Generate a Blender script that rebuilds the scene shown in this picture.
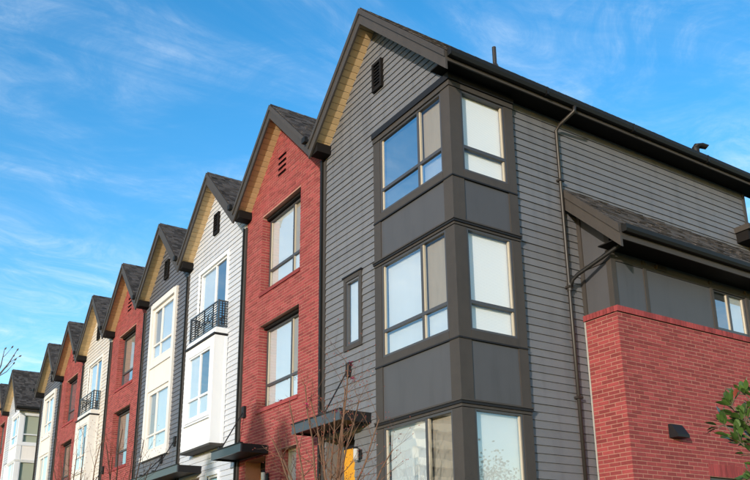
import bpy, math, random
from mathutils import Vector, Matrix
R = math.radians
random.seed(7)
sc = bpy.context.scene
for o in list(bpy.data.objects): bpy.data.objects.remove(o)
COL = sc.collection

# ------------------------------------------------------------------ camera
YAW, PITCH, ROLL, FPX, PY = R(33.18), R(16.70), R(-0.62), 811.0, 335.7
d = Vector((math.sin(YAW)*math.cos(PITCH), math.cos(YAW)*math.cos(PITCH), math.sin(PITCH)))
r0 = Vector((math.cos(YAW), -math.sin(YAW), 0)); u0 = r0.cross(d)
r = r0*math.cos(ROLL) + u0*math.sin(ROLL); u = u0*math.cos(ROLL) - r0*math.sin(ROLL)
cd = bpy.data.cameras.new('camera'); cam = bpy.data.objects.new('camera', cd); COL.objects.link(cam)
M = Matrix.Identity(4)
for i in range(3): M[i][0] = r[i]; M[i][1] = u[i]; M[i][2] = -d[i]
cam.matrix_world = M
cd.sensor_fit = 'HORIZONTAL'; cd.sensor_width = 36; cd.lens = FPX/750*36
cd.shift_x = 0; cd.shift_y = (PY-240)/750; cd.clip_start = .05; cd.clip_end = 3000
sc.camera = cam

# ------------------------------------------------------------------ sky, sun, exposure
SUN_AZ, SUN_EL = R(31), R(8.5)             # azimuth from -X towards -Y
S = Vector((-math.cos(SUN_EL)*math.cos(SUN_AZ), -math.cos(SUN_EL)*math.sin(SUN_AZ), math.sin(SUN_EL)))
w = bpy.data.worlds.new('World'); sc.world = w; w.use_nodes = True
nt = w.node_tree; N = nt.nodes; LK = nt.links; N.clear()
out = N.new('ShaderNodeOutputWorld'); bg = N.new('ShaderNodeBackground'); bg.inputs[1].default_value = .15
sky = N.new('ShaderNodeTexSky'); sky.sky_type = 'NISHITA'; sky.sun_disc = False
sky.sun_elevation = SUN_EL; sky.sun_rotation = math.atan2(S.x, S.y)
sky.air_density = 1.0; sky.dust_density = .4; sky.ozone_density = 1.6
hs = N.new('ShaderNodeHueSaturation'); hs.inputs['Hue'].default_value = .503; hs.inputs['Saturation'].default_value = 1.45; hs.inputs['Value'].default_value = 1.2
LK.new(sky.outputs[0], hs.inputs['Color'])
tc = N.new('ShaderNodeTexCoord'); sx = N.new('ShaderNodeSeparateXYZ'); LK.new(tc.outputs['Generated'], sx.inputs[0])
def mth(op, a, b=None, clamp=False, tree=nt):
    n = tree.nodes.new('ShaderNodeMath'); n.operation = op; n.use_clamp = clamp
    for i, v in enumerate((a, b)):
        if v is None: continue
        if hasattr(v, 'is_linked'): tree.links.new(v, n.inputs[i])
        else: n.inputs[i].default_value = v
    return n.outputs[0]
zz = mth('MAXIMUM', mth('ADD', sx.outputs[2], .12), .05)
cx = N.new('ShaderNodeCombineXYZ'); LK.new(mth('DIVIDE', sx.outputs[0], zz), cx.inputs[0]); LK.new(mth('DIVIDE', sx.outputs[1], zz), cx.inputs[1])
def cloud_noise(rot, scale, ns, det, rough, dist, loc):
    mp = N.new('ShaderNodeMapping'); mp.inputs['Rotation'].default_value = (0, 0, R(rot)); mp.inputs['Scale'].default_value = scale
    mp.inputs['Location'].default_value = loc
    LK.new(cx.outputs[0], mp.inputs[0])
    n = N.new('ShaderNodeTexNoise'); n.inputs['Scale'].default_value = ns; n.inputs['Detail'].default_value = det
    n.inputs['Roughness'].default_value = rough; n.inputs['Distortion'].default_value = dist
    LK.new(mp.outputs[0], n.inputs['Vector']); return n.outputs[0]
def ramp(v, a, b, tree=nt):
    m = tree.nodes.new('ShaderNodeMapRange'); m.interpolation_type = 'SMOOTHSTEP'
    m.inputs[1].default_value = a; m.inputs[2].default_value = b; tree.links.new(v, m.inputs[0]); return m.outputs[0]
c1 = ramp(cloud_noise(-32, (1.0, 2.3, 1), 1.3, 9, .62, .8, (6.4, 2.9, 0)), .38, .80)
c2 = ramp(cloud_noise(-15, (1.0, 1.4, 1), 4.2, 10, .70, 1.0, (0.3, 5.2, 0)), .36, .80)
c3 = ramp(cloud_noise(40, (1.0, 1.3, 1), .8, 4, .5, .3, (7.3, 2.2, 0)), .40, .66)
cf = mth('MULTIPLY', mth('ADD', mth('MULTIPLY', mth('MULTIPLY', c1, mth('ADD', mth('MULTIPLY', c2, 1.0), .18)), .62), mth('MULTIPLY', mth('MULTIPLY', c3, c2), .30)), .92, True)
mx = N.new('ShaderNodeMix'); mx.data_type = 'RGBA'; LK.new(cf, mx.inputs[0]); LK.new(hs.outputs[0], mx.inputs[6])
mx.inputs[7].default_value = (3.5, 3.8, 4.0, 1)
LK.new(mx.outputs[2], bg.inputs[0]); LK.new(bg.outputs[0], out.inputs[0])
sl = bpy.data.lights.new('sun', 'SUN'); sl.energy = 2.3; sl.angle = R(.6); sl.color = (1, .89, .77)
so = bpy.data.objects.new('sun', sl); COL.objects.link(so); so.rotation_euler = (-S).to_track_quat('-Z', 'Y').to_euler()
sc.view_settings.view_transform = 'Standard'; sc.view_settings.look = 'None'
sc.view_settings.exposure = 1.08; sc.view_settings.gamma = 1
sc.render.resolution_x, sc.render.resolution_y = 1024, 655

# ------------------------------------------------------------------ materials
def new_mat(name):
    m = bpy.data.materials.new(name); m.use_nodes = True
    return m, m.node_tree, m.node_tree.nodes['Principled BSDF']
def pm(name, col, rough=.6, var=.12, scale=6, bump=.0, bscale=60, metal=0, spec=.5, isl=0.0, stretch=None, grime=0.0):
    """colour with noise mottling, per-piece tint and fine relief"""
    m, t, b = new_mat(name); n = t.nodes; l = t.links
    b.inputs['Roughness'].default_value = rough; b.inputs['Metallic'].default_value = metal
    b.inputs['Specular IOR Level'].default_value = spec
    co = n.new('ShaderNodeTexCoord'); g = n.new('ShaderNodeNewGeometry')
    vec = g.outputs['Position']
    if stretch:
        mp = n.new('ShaderNodeMapping'); mp.inputs['Scale'].default_value = stretch; l.new(vec, mp.inputs[0]); vec = mp.outputs[0]
    no = n.new('ShaderNodeTexNoise'); no.inputs['Scale'].default_value = scale; no.inputs['Detail'].default_value = 6; no.inputs['Roughness'].default_value = .65
    l.new(vec, no.inputs['Vector'])
    f = mth('ADD', mth('MULTIPLY', mth('SUBTRACT', no.outputs[0], .5, tree=t), var*2.6, tree=t), 1, tree=t)
    if isl:
        oi = n.new('ShaderNodeObjectInfo')
        rr = mth('FRACT', mth('ADD', g.outputs['Random Per Island'], oi.outputs['Random'], tree=t), tree=t)
        f = mth('MULTIPLY', f, mth('ADD', mth('MULTIPLY', mth('SUBTRACT', rr, .5, tree=t), isl*2, tree=t), 1, tree=t), tree=t)
    if grime:
        mp2 = n.new('ShaderNodeMapping'); mp2.inputs['Scale'].default_value = (2.5, 2.5, .35); l.new(g.outputs['Position'], mp2.inputs[0])
        n2 = n.new('ShaderNodeTexNoise'); n2.inputs['Scale'].default_value = 2.0; n2.inputs['Detail'].default_value = 5; l.new(mp2.outputs[0], n2.inputs['Vector'])
        f = mth('MULTIPLY', f, mth('SUBTRACT', 1, mth('MULTIPLY', ramp(n2.outputs[0], .45, .8, t), grime, tree=t), tree=t), tree=t)
    mxx = n.new('ShaderNodeVectorMath'); mxx.operation = 'SCALE'; mxx.inputs[0].default_value = col; l.new(f, mxx.inputs['Scale'])
    l.new(mxx.outputs[0], b.inputs['Base Color'])
    if bump:
        nb = n.new('ShaderNodeTexNoise'); nb.inputs['Scale'].default_value = bscale; nb.inputs['Detail'].default_value = 4; l.new(vec, nb.inputs['Vector'])
        bp = n.new('ShaderNodeBump'); bp.inputs['Strength'].default_value = bump; bp.inputs['Distance'].default_value = .01
        l.new(nb.outputs[0], bp.inputs['Height']); l.new(bp.outputs[0], b.inputs['Normal'])
    return m
MT = {}
MT['siding_grey'] = pm('siding_grey', (.122, .127, .140), .55, .09, 2.5, .2, 30, isl=.06, stretch=(1, 1, 6), grime=.22)
MT['siding_slate'] = pm('siding_slate', (.085, .092, .112), .55, .07, 3, .15, 40, isl=.04, stretch=(1, 1, 6), grime=.10)
MT['siding_white'] = pm('siding_white', (.43, .46, .51), .5, .04, 3, .1, 40, isl=.025, stretch=(1, 1, 6), grime=.12)
MT['siding_cream'] = pm('siding_cream', (.50, .48, .45), .5, .04, 3, .1, 40, isl=.025, stretch=(1, 1, 6), grime=.12)
MT['white'] = pm('white_paint', (.64, .67, .71), .45, .03, 2, .05, 30, grime=.10)
MT['cream'] = pm('cream_paint', (.59, .58, .565), .45, .03, 2, .05, 30, grime=.08)
MT['trim'] = pm('brown_trim', (.045, .040, .037), .6, .14, 5, .15, 50, spec=.28, isl=.06, grime=.12)
MT['dark'] = pm('dark_metal', (.012, .012, .014), .55, .12, 6, .0, spec=.22)
MT['steel'] = pm('canopy_steel', (.055, .065, .078), .35, .12, 5, .0, metal=.3)
MT['gutter'] = pm('gutter_metal', (.010, .010, .010), .55, .10, 5, spec=.22)
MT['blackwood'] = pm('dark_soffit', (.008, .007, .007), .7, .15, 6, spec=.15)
MT['pipe'] = pm('downspout_brown', (.022, .019, .017), .42, .10, 5, spec=.35)
MT['panel'] = pm('grey_panel', (.060, .061, .068), .5, .08, 1.5, .10, 12, spec=.35, grime=.14)
MT['panel_white'] = pm('white_panel', (.70, .68, .66), .5, .03, 1.5, .05, 25, grime=.1)
MT['soffit'] = pm('tan_soffit', (.50, .365, .20), .55, .08, 5, .1, 40, isl=.06)
MT['brick'] = pm('red_brick', (.225, .043, .045), .85, .16, 9, .35, 90, spec=.25, isl=.24, grime=.12)
MT['mortar'] = pm('mortar', (.33, .175, .14), .95, .12, 20, .3, 120, spec=.1)
MT['shingle'] = pm('asphalt_shingle', (.055, .050, .048), .95, .30, 30, .6, 160, spec=.2, isl=.55)
MT['deck'] = pm('roof_deck', (.045, .04, .037), .95, .25, 20, .4, 120, spec=.2)
MT['door'] = pm('ochre_door', (.55, .27, .02), .4, .05, 3)
MT['frame_dark'] = pm('bronze_window_frame', (.045, .045, .050), .4, .06, 4)
MT['frame_tan'] = pm('almond_vinyl', (.38, .34, .27), .4, .05, 4)
MT['twig'] = pm('twig_bark', (.12, .062, .035), .8, .25, 20)
MT['bark'] = pm('bark', (.10, .075, .055), .9, .3, 12, .4, 40)
MT['flower'] = pm('magenta_petal', (.42, .02, .13), .6, .15, 30, isl=.2)
MT['leaf'] = pm('glossy_leaf', (.048, .092, .020), .35, .25, 12, isl=.45)
MT['leaf_red'] = pm('young_leaf', (.20, .045, .03), .4, .25, 12, isl=.3)
MT['lamp_glass'] = pm('frosted_glass', (.36, .36, .35), .25, .03, 5)
MT['concrete'] = pm('concrete', (.32, .31, .29), .9, .15, 4, .3, 40)
MT['grass_ground'] = pm('lawn', (.06, .09, .03), .95, .3, 5, .5, 40)
MT['asphalt'] = pm('asphalt', (.05, .05, .052), .95, .2, 8, .4, 80)
MT['tower'] = pm('tower_wall', (.62, .60, .50), .7, .05, .2)
MT['tower_glass'] = pm('tower_glass', (.10, .13, .15), .15, .1, .3)

def blind_mat(name, col, period, depth, emit=0):
    m, t, b = new_mat(name); n = t.nodes; l = t.links
    g = n.new('ShaderNodeNewGeometry'); wv = n.new('ShaderNodeTexWave'); wv.wave_type = 'BANDS'
    wv.bands_direction = 'Z' if period > 0 else 'DIAGONAL'
    wv.inputs['Scale'].default_value = abs(period); wv.inputs['Distortion'].default_value = .4 if period > 0 else 3
    wv.inputs['Detail'].default_value = 2
    l.new(g.outputs['Position'], wv.inputs['Vector'])
    f = mth('ADD', mth('MULTIPLY', wv.outputs['Fac'], depth, tree=t), 1-depth, tree=t)
    v = n.new('ShaderNodeVectorMath'); v.operation = 'SCALE'; v.inputs[0].default_value = col; l.new(f, v.inputs['Scale'])
    l.new(v.outputs[0], b.inputs['Base Color']); b.inputs['Roughness'].default_value = .8
    return m
MT['blind_white'] = blind_mat('white_blind', (.84, .87, .90), 12, .20)
MT['sheer'] = pm('sheer_curtain', (.80, .82, .82), .8, .05, 1.2, 0, 60, stretch=(3, 3, .5))
MT['curtain_tan'] = pm('tan_curtain', (.255, .225, .185), .8, .14, 2.5, 0, 60, stretch=(3, 3, .6))
MT['blind_sage'] = blind_mat('sage_blind', (.42, .45, .36), 7, .1)
MT['screen'] = blind_mat('insect_screen', (.10, .105, .11), 9, .2)
MT['room_dark'] = pm('dim_room', (.17, .22, .25), .8, .08, .9, 0, 60, stretch=(3, 3, .5))  # dim interior backing, with blue-grey of the mirrored sky painted in

def glass_mat(name, base, tint, bump):
    m, t, b = new_mat(name); n = t.nodes; l = t.links; n.remove(b)
    tr = n.new('ShaderNodeBsdfTransparent'); tr.inputs[0].default_value = tint
    gl = n.new('ShaderNodeBsdfGlossy'); gl.inputs['Roughness'].default_value = .015; gl.inputs['Color'].default_value = (.95, .97, 1, 1)
    gg = n.new('ShaderNodeNewGeometry'); dt = n.new('ShaderNodeVectorMath'); dt.operation = 'DOT_PRODUCT'
    l.new(gg.outputs['Normal'], dt.inputs[0]); l.new(gg.outputs['Incoming'], dt.inputs[1])
    fr = mth('POWER', mth('SUBTRACT', 1, mth('ABSOLUTE', dt.outputs['Value'], tree=t), tree=t), 4, tree=t)
    no = n.new('ShaderNodeTexNoise'); no.inputs['Scale'].default_value = 2.2; no.inputs['Detail'].default_value = 1
    g = n.new('ShaderNodeNewGeometry'); l.new(g.outputs['Position'], no.inputs['Vector'])
    bp = n.new('ShaderNodeBump'); bp.inputs['Strength'].default_value = bump; bp.inputs['Distance'].default_value = .02
    l.new(no.outputs[0], bp.inputs['Height']); l.new(bp.outputs[0], gl.inputs['Normal'])
    mi = n.new('ShaderNodeMixShader'); l.new(mth('ADD', mth('MULTIPLY', fr, .9, tree=t), base, True, t), mi.inputs[0])
    l.new(tr.outputs[0], mi.inputs[1]); l.new(gl.outputs[0], mi.inputs[2])
    l.new(mi.outputs[0], n['Material Output'].inputs[0])
    return m
MT['glass'] = glass_mat('window_glass', .30, (.80, .84, .86, 1), .05)
MT['glass_side'] = glass_mat('window_glass_pale', .24, (.9, .92, .92, 1), .05)
MT['glass_mirror'] = glass_mat('window_glass_reflective', .58, (.80, .84, .86, 1), .05)
MT['dim_sheer'] = pm('grey_sheer', (.74, .76, .75), .8, .05, 1.2)
MT['glass_soft'] = glass_mat('window_glass_clear', .08, (.92, .94, .94, 1), .05)

# ------------------------------------------------------------------ builders
def wloc(o):
    v = Vector((0, 0, 0))
    while o is not None: v += o.location; o = o.parent
    return v
class Fc:
    """a wall plane: axis 'x' faces -X with a = y; axis 'y' faces -Y with a = x; n = distance out of the wall"""
    def __init__(s, axis, p): s.axis, s.p = axis, p
    def __call__(s, a, z, n=0): return (s.p-n, a, z) if s.axis == 'x' else (a, s.p-n, z)
class MB:
    def __init__(s): s.v, s.f = [], []
    def hexa(s, p):
        i = len(s.v); s.v += p
        s.f += [(i, i+1, i+2, i+3), (i+7, i+6, i+5, i+4), (i, i+4, i+5, i+1), (i+1, i+5, i+6, i+2), (i+2, i+6, i+7, i+3), (i+3, i+7, i+4, i)]
        return s
    def box(s, x0, x1, y0, y1, z0, z1):
        return s.hexa([(x0, y0, z0), (x1, y0, z0), (x1, y1, z0), (x0, y1, z0), (x0, y0, z1), (x1, y0, z1), (x1, y1, z1), (x0, y1, z1)])
    def fbox(s, F, a0, a1, z0, z1, n0, n1):
        return s.hexa([F(a0, z0, n0), F(a1, z0, n0), F(a1, z1, n0), F(a0, z1, n0), F(a0, z0, n1), F(a1, z0, n1), F(a1, z1, n1), F(a0, z1, n1)])
    def board(s, F, b, t, z0, z1, nb, nt, nback=0):
        return s.hexa([F(b[0], z0, nback), F(b[1], z0, nback), F(t[1], z1, nback), F(t[0], z1, nback), F(b[0], z0, nb), F(b[1], z0, nb), F(t[1], z1, nt), F(t[0], z1, nt)])
    def poly(s, pts): i = len(s.v); s.v += pts; s.f.append(tuple(range(i, i+len(pts)))); return s
    def prism(s, A, B):
        n = len(A); i = len(s.v); s.v += A+B
        s.f += [tuple(range(i, i+n)), tuple(range(i+2*n-1, i+n-1, -1))]
        s.f += [(i+k, i+(k+1) % n, i+n+(k+1) % n, i+n+k) for k in range(n)]; return s
    def tube(s, pts, rad, sides=6, caps=True):
        pts = [Vector(p) for p in pts]; rads = rad if isinstance(rad, (list, tuple)) else [rad]*len(pts)
        base = len(s.v)
        for k, p in enumerate(pts):
            t = (pts[min(k+1, len(pts)-1)]-pts[max(k-1, 0)]).normalized()
            a = t.cross(Vector((.13, .31, .94))); a = a.normalized() if a.length > 1e-4 else Vector((1, 0, 0)); b = t.cross(a)
            for q in range(sides):
                an = 2*math.pi*q/sides; s.v.append(tuple(p + (a*math.cos(an)+b*math.sin(an))*rads[k]))
        for k in range(len(pts)-1):
            for q in range(sides):
                i0 = base+k*sides+q; i1 = base+k*sides+(q+1) % sides
                s.f.append((i0, i1, i1+sides, i0+sides))
        if caps:
            s.f.append(tuple(base+q for q in range(sides))[::-1]); e = base+(len(pts)-1)*sides; s.f.append(tuple(e+q for q in range(sides)))
        return s
    def build(s, name, mat, parent=None, kind=None, smooth=False, label=None):
        off = wloc(parent)
        me = bpy.data.meshes.new(name); me.from_pydata([(a-off.x, b-off.y, c-off.z) for a, b, c in s.v], [], s.f)
        if smooth: me.polygons.foreach_set('use_smooth', [True]*len(me.polygons))
        me.materials.append(MT[mat] if isinstance(mat, str) else mat); me.update()
        o = bpy.data.objects.new(name, me); COL.objects.link(o)
        if parent is not None: o.parent = parent
        if kind: o['kind'] = kind
        if label: o['label'] = label
        return o
def thing(name, label, cat, loc, group=None):
    o = bpy.data.objects.new(name, None); COL.objects.link(o); o.location = loc; o.empty_display_size = .3
    o['label'] = label; o['category'] = cat
    if group: o['group'] = group
    return o
def subtract(iv, cut):
    res = []
    for a, b in iv:
        if cut[1] <= a or cut[0] >= b: res.append((a, b)); continue
        if cut[0] > a+.01: res.append((a, cut[0]))
        if cut[1] < b-.01: res.append((cut[1], b))
    return res
def spans(rng, z0, z1, opens):
    """trapezoid pieces of one course: [(bottom(a0,a1), top(a0,a1))]"""
    b, t = rng(z0+1e-4), rng(z1-1e-4)
    if b is None: return []
    if t is None: c = (b[0]+b[1])/2; t = (c, c)
    iv = [(b[0], b[1])]; zm = (z0+z1)/2
    for o in opens:
        if o[2]-.001 <= zm <= o[3]+.001: iv = subtract(iv, (o[0], o[1]))
    outp = []
    for a0, a1 in iv:
        t0 = max(a0, t[0]); t1 = min(a1, t[1])
        if t1 < t0: t0 = t1 = min(max((t0+t1)/2, a0), a1)
        outp.append(((a0, a1), (t0, t1)))
    return outp
def siding(F, rng, z0, z1, step, opens, parent, mat, single=True):
    m = MB(); z = z0
    while z < z1-.02:
        zt = min(z+step, z1)
        for b, t in spans(rng, z, zt, opens):
            if b[1]-b[0] < .03: continue
            # the occasional butt joint between two boards
            parts = [(b, t)]
            if b[1]-b[0] > 2.6:
                c = b[0]+(b[1]-b[0])*random.uniform(.3, .7)
                if t[0]+.1 < c < t[1]-.1: parts = [((b[0], c-.0015), (t[0], c-.0015)), ((c+.0015, b[1]), (c+.0015, t[1]))]
            for bb, tt in parts:
                q = m if not single else MB()
                j = random.uniform(-.003, .003); dz = random.uniform(-.003, .003)
                q.board(F, bb, tt, z+.006+dz, zt+.004, .030+j, .010+j, 0)
                if single: q.build('siding_board', mat, parent)
        z += step
    if not single: m.build('siding_boards', mat, parent, 'stuff')
CO = .072; BL = .25; JT = .015
def brick_list(F, rng, z0, z1, opens, phase=0):
    res = []; k = 0; z = z0
    while z + CO*.6 < z1:
        zt = min(z+CO-JT, z1)
        for b, t in spans(rng, z, zt, opens):
            s = math.floor((b[0]-phase)/BL)*BL + phase - (BL/2 if k % 2 else 0)
            while s < b[1]:
                a0, a1 = s+JT/2, s+BL-JT/2
                s += BL
                a0, a1 = max(a0, b[0]), min(a1, b[1])
                if a1-a0 < .035: continue
                t0, t1 = max(a0, t[0]), min(a1, t[1])
                if t1 < t0: t0 = t1 = min(max(t0, a0), a1)
                res.append((F, (a0, a1), (t0, t1), z, zt))
        z += CO; k += 1
    return res
def bricks_mesh(lst, parent, n0=-.004, n1=.005):
    m = MB()
    for F, b, t, z, zt in lst:
        j = random.uniform(-.003, .003); m.board(F, b, t, z, zt, n1+j, n1+j+random.uniform(-.001, .001), n0)
    return m.build('bricks', 'brick', parent, 'stuff')

def holed_wall(F, a0, a1, z0, z1, opens, depth, top=None):
    m = MB()
    A = sorted(set([a0, a1]+[v for o in opens for v in o[:2]])); Z = sorted(set([z0, z1]+[v for o in opens for v in o[2:4]]))
    for i in range(len(A)-1):
        for k in range(len(Z)-1):
            ca, cz = (A[i]+A[i+1])/2, (Z[k]+Z[k+1])/2
            if any(o[0] < ca < o[1] and o[2] < cz < o[3] for o in opens): continue
            m.poly([F(A[i], Z[k]), F(A[i+1], Z[k]), F(A[i+1], Z[k+1]), F(A[i], Z[k+1])])
    for o in opens:
        dd = o[4] if len(o) > 4 else depth
        for p, q in (((o[0], o[2]), (o[1], o[2])), ((o[1], o[2]), (o[1], o[3])), ((o[1], o[3]), (o[0], o[3])), ((o[0], o[3]), (o[0], o[2]))):
            m.poly([F(p[0], p[1], 0), F(q[0], q[1], 0), F(q[0], q[1], -dd), F(p[0], p[1], -dd)])
    if top: m.poly([F(a, z) for a, z in top])
    return m
def window(parent, F, a0, a1, z0, z1, n, mulls=(), transom=None, frame='frame_dark', fw=.05, backs=None, dep=.07, liner=None, glass='glass', label=None, low=None):
    m = MB()
    m.fbox(F, a0, a0+fw, z0, z1, n-dep, n); m.fbox(F, a1-fw, a1, z0, z1, n-dep, n)
    m.fbox(F, a0+fw, a1-fw, z0, z0+fw, n-dep, n-.001); m.fbox(F, a0+fw, a1-fw, z1-fw, z1, n-dep, n-.001)
    w = m.build('window', frame, parent, label=label)
    for c in mulls: MB().fbox(F, c-.028, c+.028, z0+fw, z1-fw, n-dep, n-.008).build('mullion', frame, w)
    if transom: MB().fbox(F, a0+fw, a1-fw, transom-.03, transom+.03, n-dep, n-.004).build('transom', frame, w)
    ed = [a0+fw]+list(mulls)+[a1-fw]; zs = [z0+fw]+([transom] if transom else [])+[z1-fw]
    backs = backs or ['sheer']*(len(ed)-1)
    for i in range(len(ed)-1):
        l = ed[i]+(.028 if i else 0); h = ed[i+1]-(.028 if i < len(ed)-2 else 0)
        if liner:
            for k in range(len(zs)-1):
                MB().fbox(F, h-.024, h-.001, zs[k]+.03*(k > 0), zs[k+1]-.03*(k < len(zs)-2), n-min(dep, .07), n-.02).build('jamb_liner', liner, w)
        for k in range(len(zs)-1):
            zb, zt = zs[k]+(.03 if k else 0), zs[k+1]-(.03 if k < len(zs)-2 else 0)
            MB().poly([F(l, zb, n-.036), F(h, zb, n-.036), F(h, zt, n-.036), F(l, zt, n-.036)]).build('pane', 'glass_soft' if backs[i] == 'curtain_tan' and not (k == 0 and low) else glass, w)
            bk = backs[i] if not (low and k == 0 and len(zs) > 2) else low[i]
            MB().fbox(F, l, h, zb, zt, n-dep-.012, n-dep+.006).build('blind', bk, w)
    return w
def trim_ring(parent, F, a0, a1, z0, z1, wd, n0, n1, mat, name='window_trim'):
    m = MB(); m.fbox(F, a0-wd, a0, z0-wd, z1+wd, n0, n1); m.fbox(F, a1, a1+wd, z0-wd, z1+wd, n0, n1)
    m.fbox(F, a0, a1, z1, z1+wd, n0, n1+.004); m.fbox(F, a0, a1, z0-wd, z0, n0, n1+.004)
    return m.build(name, mat, parent)
# ------------------------------------------------------------------ house shell
XW, XG, XE, ZA, T = 8.03, 7.65, 16.74, 11.44, .98     # wall plane, gable board plane, rear, ridge height, roof pitch
SO = .30                                               # soffit below roof top
ZB = -0.1
def roofz(y, ap): return ZA - T*abs(y-ap)
def shell(root, y0, y1, ap, ev0, ev1, right_detail=True, singles=True, xe=XE+.4, valley=True):
    """roof, rake boards and soffit; ev0 / ev1 = eave y on the near and far side"""
    rf = MB()
    for s, e in ((-1, ev0), (1, ev1)):
        pr = [(ap, ZA), (e, roofz(e, ap)), (e, roofz(e, ap)-.14), (ap, ZA-.14)]
        rf.prism([(XG, y, z) for y, z in pr], [(xe, y, z) for y, z in pr])
    ro = rf.build('roof', 'deck', root)
    # shingles, near slope
    for e, sg, xm in ((ev0, -1, xe if right_detail else 12.5), (ev1, 1, 9.2)):
        m = MB(); ln = abs(e-ap)*math.sqrt(1+T*T); uy = sg/math.sqrt(1+T*T); uz = -T/math.sqrt(1+T*T); ny, nz = -uz*sg, 1/math.sqrt(1+T*T)
        k = 0; s = ln+.03
        while s > .05:
            x = XG-.02 - random.uniform(0, .2)
            while x < xm:
                wd = random.uniform(.10, .22); x0, x1 = max(x, XG-.03), x+wd-.006; x += wd
                if x1 <= x0: continue
                s0, s1 = max(s-.16, 0), s; h = random.choice((.010, .014, .022))
                P = lambda xx, ss, hh: (xx, ap+uy*ss+ny*hh*1.0, ZA+uz*ss+nz*hh)
                m.hexa([P(x0, s0, .0), P(x1, s0, .0), P(x1, s1, .0), P(x0, s1, .0), P(x0, s0, .006), P(x1, s0, .006), P(x1, s1, h), P(x0, s1, h)])
            s -= .14; k += 1
        m.build('shingles', 'shingle', ro, 'stuff')
    m = MB(); x = XG-.03
    while x < xe:
        m.prism([(x, ap-.13, ZA-.105), (x, ap, ZA+.03), (x, ap+.13, ZA-.105)], [(x+.24, ap-.13, ZA-.112), (x+.24, ap, ZA+.022), (x+.24, ap+.13, ZA-.112)]); x += .24
    m.build('ridge_cap', 'shingle', ro, 'stuff')
    # rake boards: a narrow upper fascia over a wider lower board
    for e in (ev0, ev1):
        for nm, t0, t1, xa, xb in (('rake_fascia', .015, .15, XG-.075, XG), ('rake_board', .15, .385, XG-.045, XG-.003)):
            pr = [(ap, ZA-t0), (e, roofz(e, ap)-t0), (e, roofz(e, ap)-t1), (ap, ZA-t1)]
            MB().prism([(xa, y, z) for y, z in pr], [(xb, y, z) for y, z in pr]).build(nm, 'trim', root)
    # soffit boards under the overhang, running from the gable board to the wall
    for e, sg in ((max(ev0, y0-.0) if True else ev0, -1), (ev1, 1)):
        ln = abs(e-ap); n = int(ln/.105)
        so = MB().prism([(XG-.002, ap, ZA-SO+.02), (XG-.002, e, roofz(e, ap)-SO+.02), (XG-.002, e, roofz(e, ap)-.15), (XG-.002, ap, ZA-.15)],
                        [(XW+.02, ap, ZA-SO+.02), (XW+.02, e, roofz(e, ap)-SO+.02), (XW+.02, e, roofz(e, ap)-.15), (XW+.02, ap, ZA-.15)]).build('soffit', 'trim', root)
        big = MB()
        for i in range(n):
            ya, yb = ap+sg*(i*.105+.007), ap+sg*((i+1)*.105-.007)
            q = MB() if singles else big
            za, zb = ZA-SO-T*abs(ya-ap), ZA-SO-T*abs(yb-ap)
            q.hexa([(XG+.004, ya, za), (XG+.004, yb, zb), (XW+.03, yb, zb), (XW+.03, ya, za), (XG+.004, ya, za+.025), (XG+.004, yb, zb+.025), (XW+.03, yb, zb+.025), (XW+.03, ya, za+.025)])
            if singles: q.build('soffit_board', 'soffit', so)
        if not singles: big.build('soffit_boards', 'soffit', so, 'stuff')
    if valley:   # boxed eave return and gutter end where two gables meet on the far side
        ez = roofz(ev1, ap)
        MB().prism([(XG+.01, ev1-.02, ez-.33), (XG+.01, ev1-.30, ez-.33+.02), (XG+.01, ev1-.30, ez-.10), (XG+.01, ev1-.02, ez-.10)],
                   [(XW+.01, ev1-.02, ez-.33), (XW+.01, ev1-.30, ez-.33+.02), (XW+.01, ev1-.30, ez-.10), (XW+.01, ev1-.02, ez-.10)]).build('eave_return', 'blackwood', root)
        MB().box(XG-.16, XG-.078, ev1-.02, ev1+.13, ez+.01, ez+.14).build('gutter_end', 'gutter', root)
    return ro
def gable_rng(y0, y1, ap):
    def f(z):
        h = (ZA-SO-z)/T
        if h <= 0: return None
        lo, hi = max(y0, ap-h), min(y1, ap+h)
        return (lo, hi) if hi > lo else None
    return f
def core(root, y0, y1, ap, opens, depth, mat, sidemat=None):
    F = Fc('x', XW); zs = lambda y: ZA-SO+.03-T*abs(y-ap); ze = min(zs(y0), zs(y1))
    fw = holed_wall(F, y0, y1, ZB, ze, opens, depth, [(y0, ze), (y1, ze), (y1, zs(y1)), (ap, zs(ap)), (y0, zs(y0))]).build('front_wall', mat, root)
    m = MB()
    m.poly([(XW, y1, ZB), (XE, y1, ZB), (XE, y1, ze), (XW, y1, ze)]).poly([(XE, y0, ZB), (XE, y1, ZB), (XE, y1, ze), (XE, y0, ze)])
    m.poly([(XE, y0, ze), (XE, y1, ze), (XE, y1, zs(y1)), (XE, ap, zs(ap)), (XE, y0, zs(y0))])
    m.build('rear_wall', sidemat or mat, root)
    return F, fw
def downspout_line(root, y, z0, z1):
    F = Fc('x', XW)
    MB().fbox(F, y+.05, y+.13, z0, z1, .001, .055).build('corner_trim', 'trim', root)
    MB().fbox(F, y+.145, y+.205, z0, z1, .03, .085).build('downspout', 'gutter', root)
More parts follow.
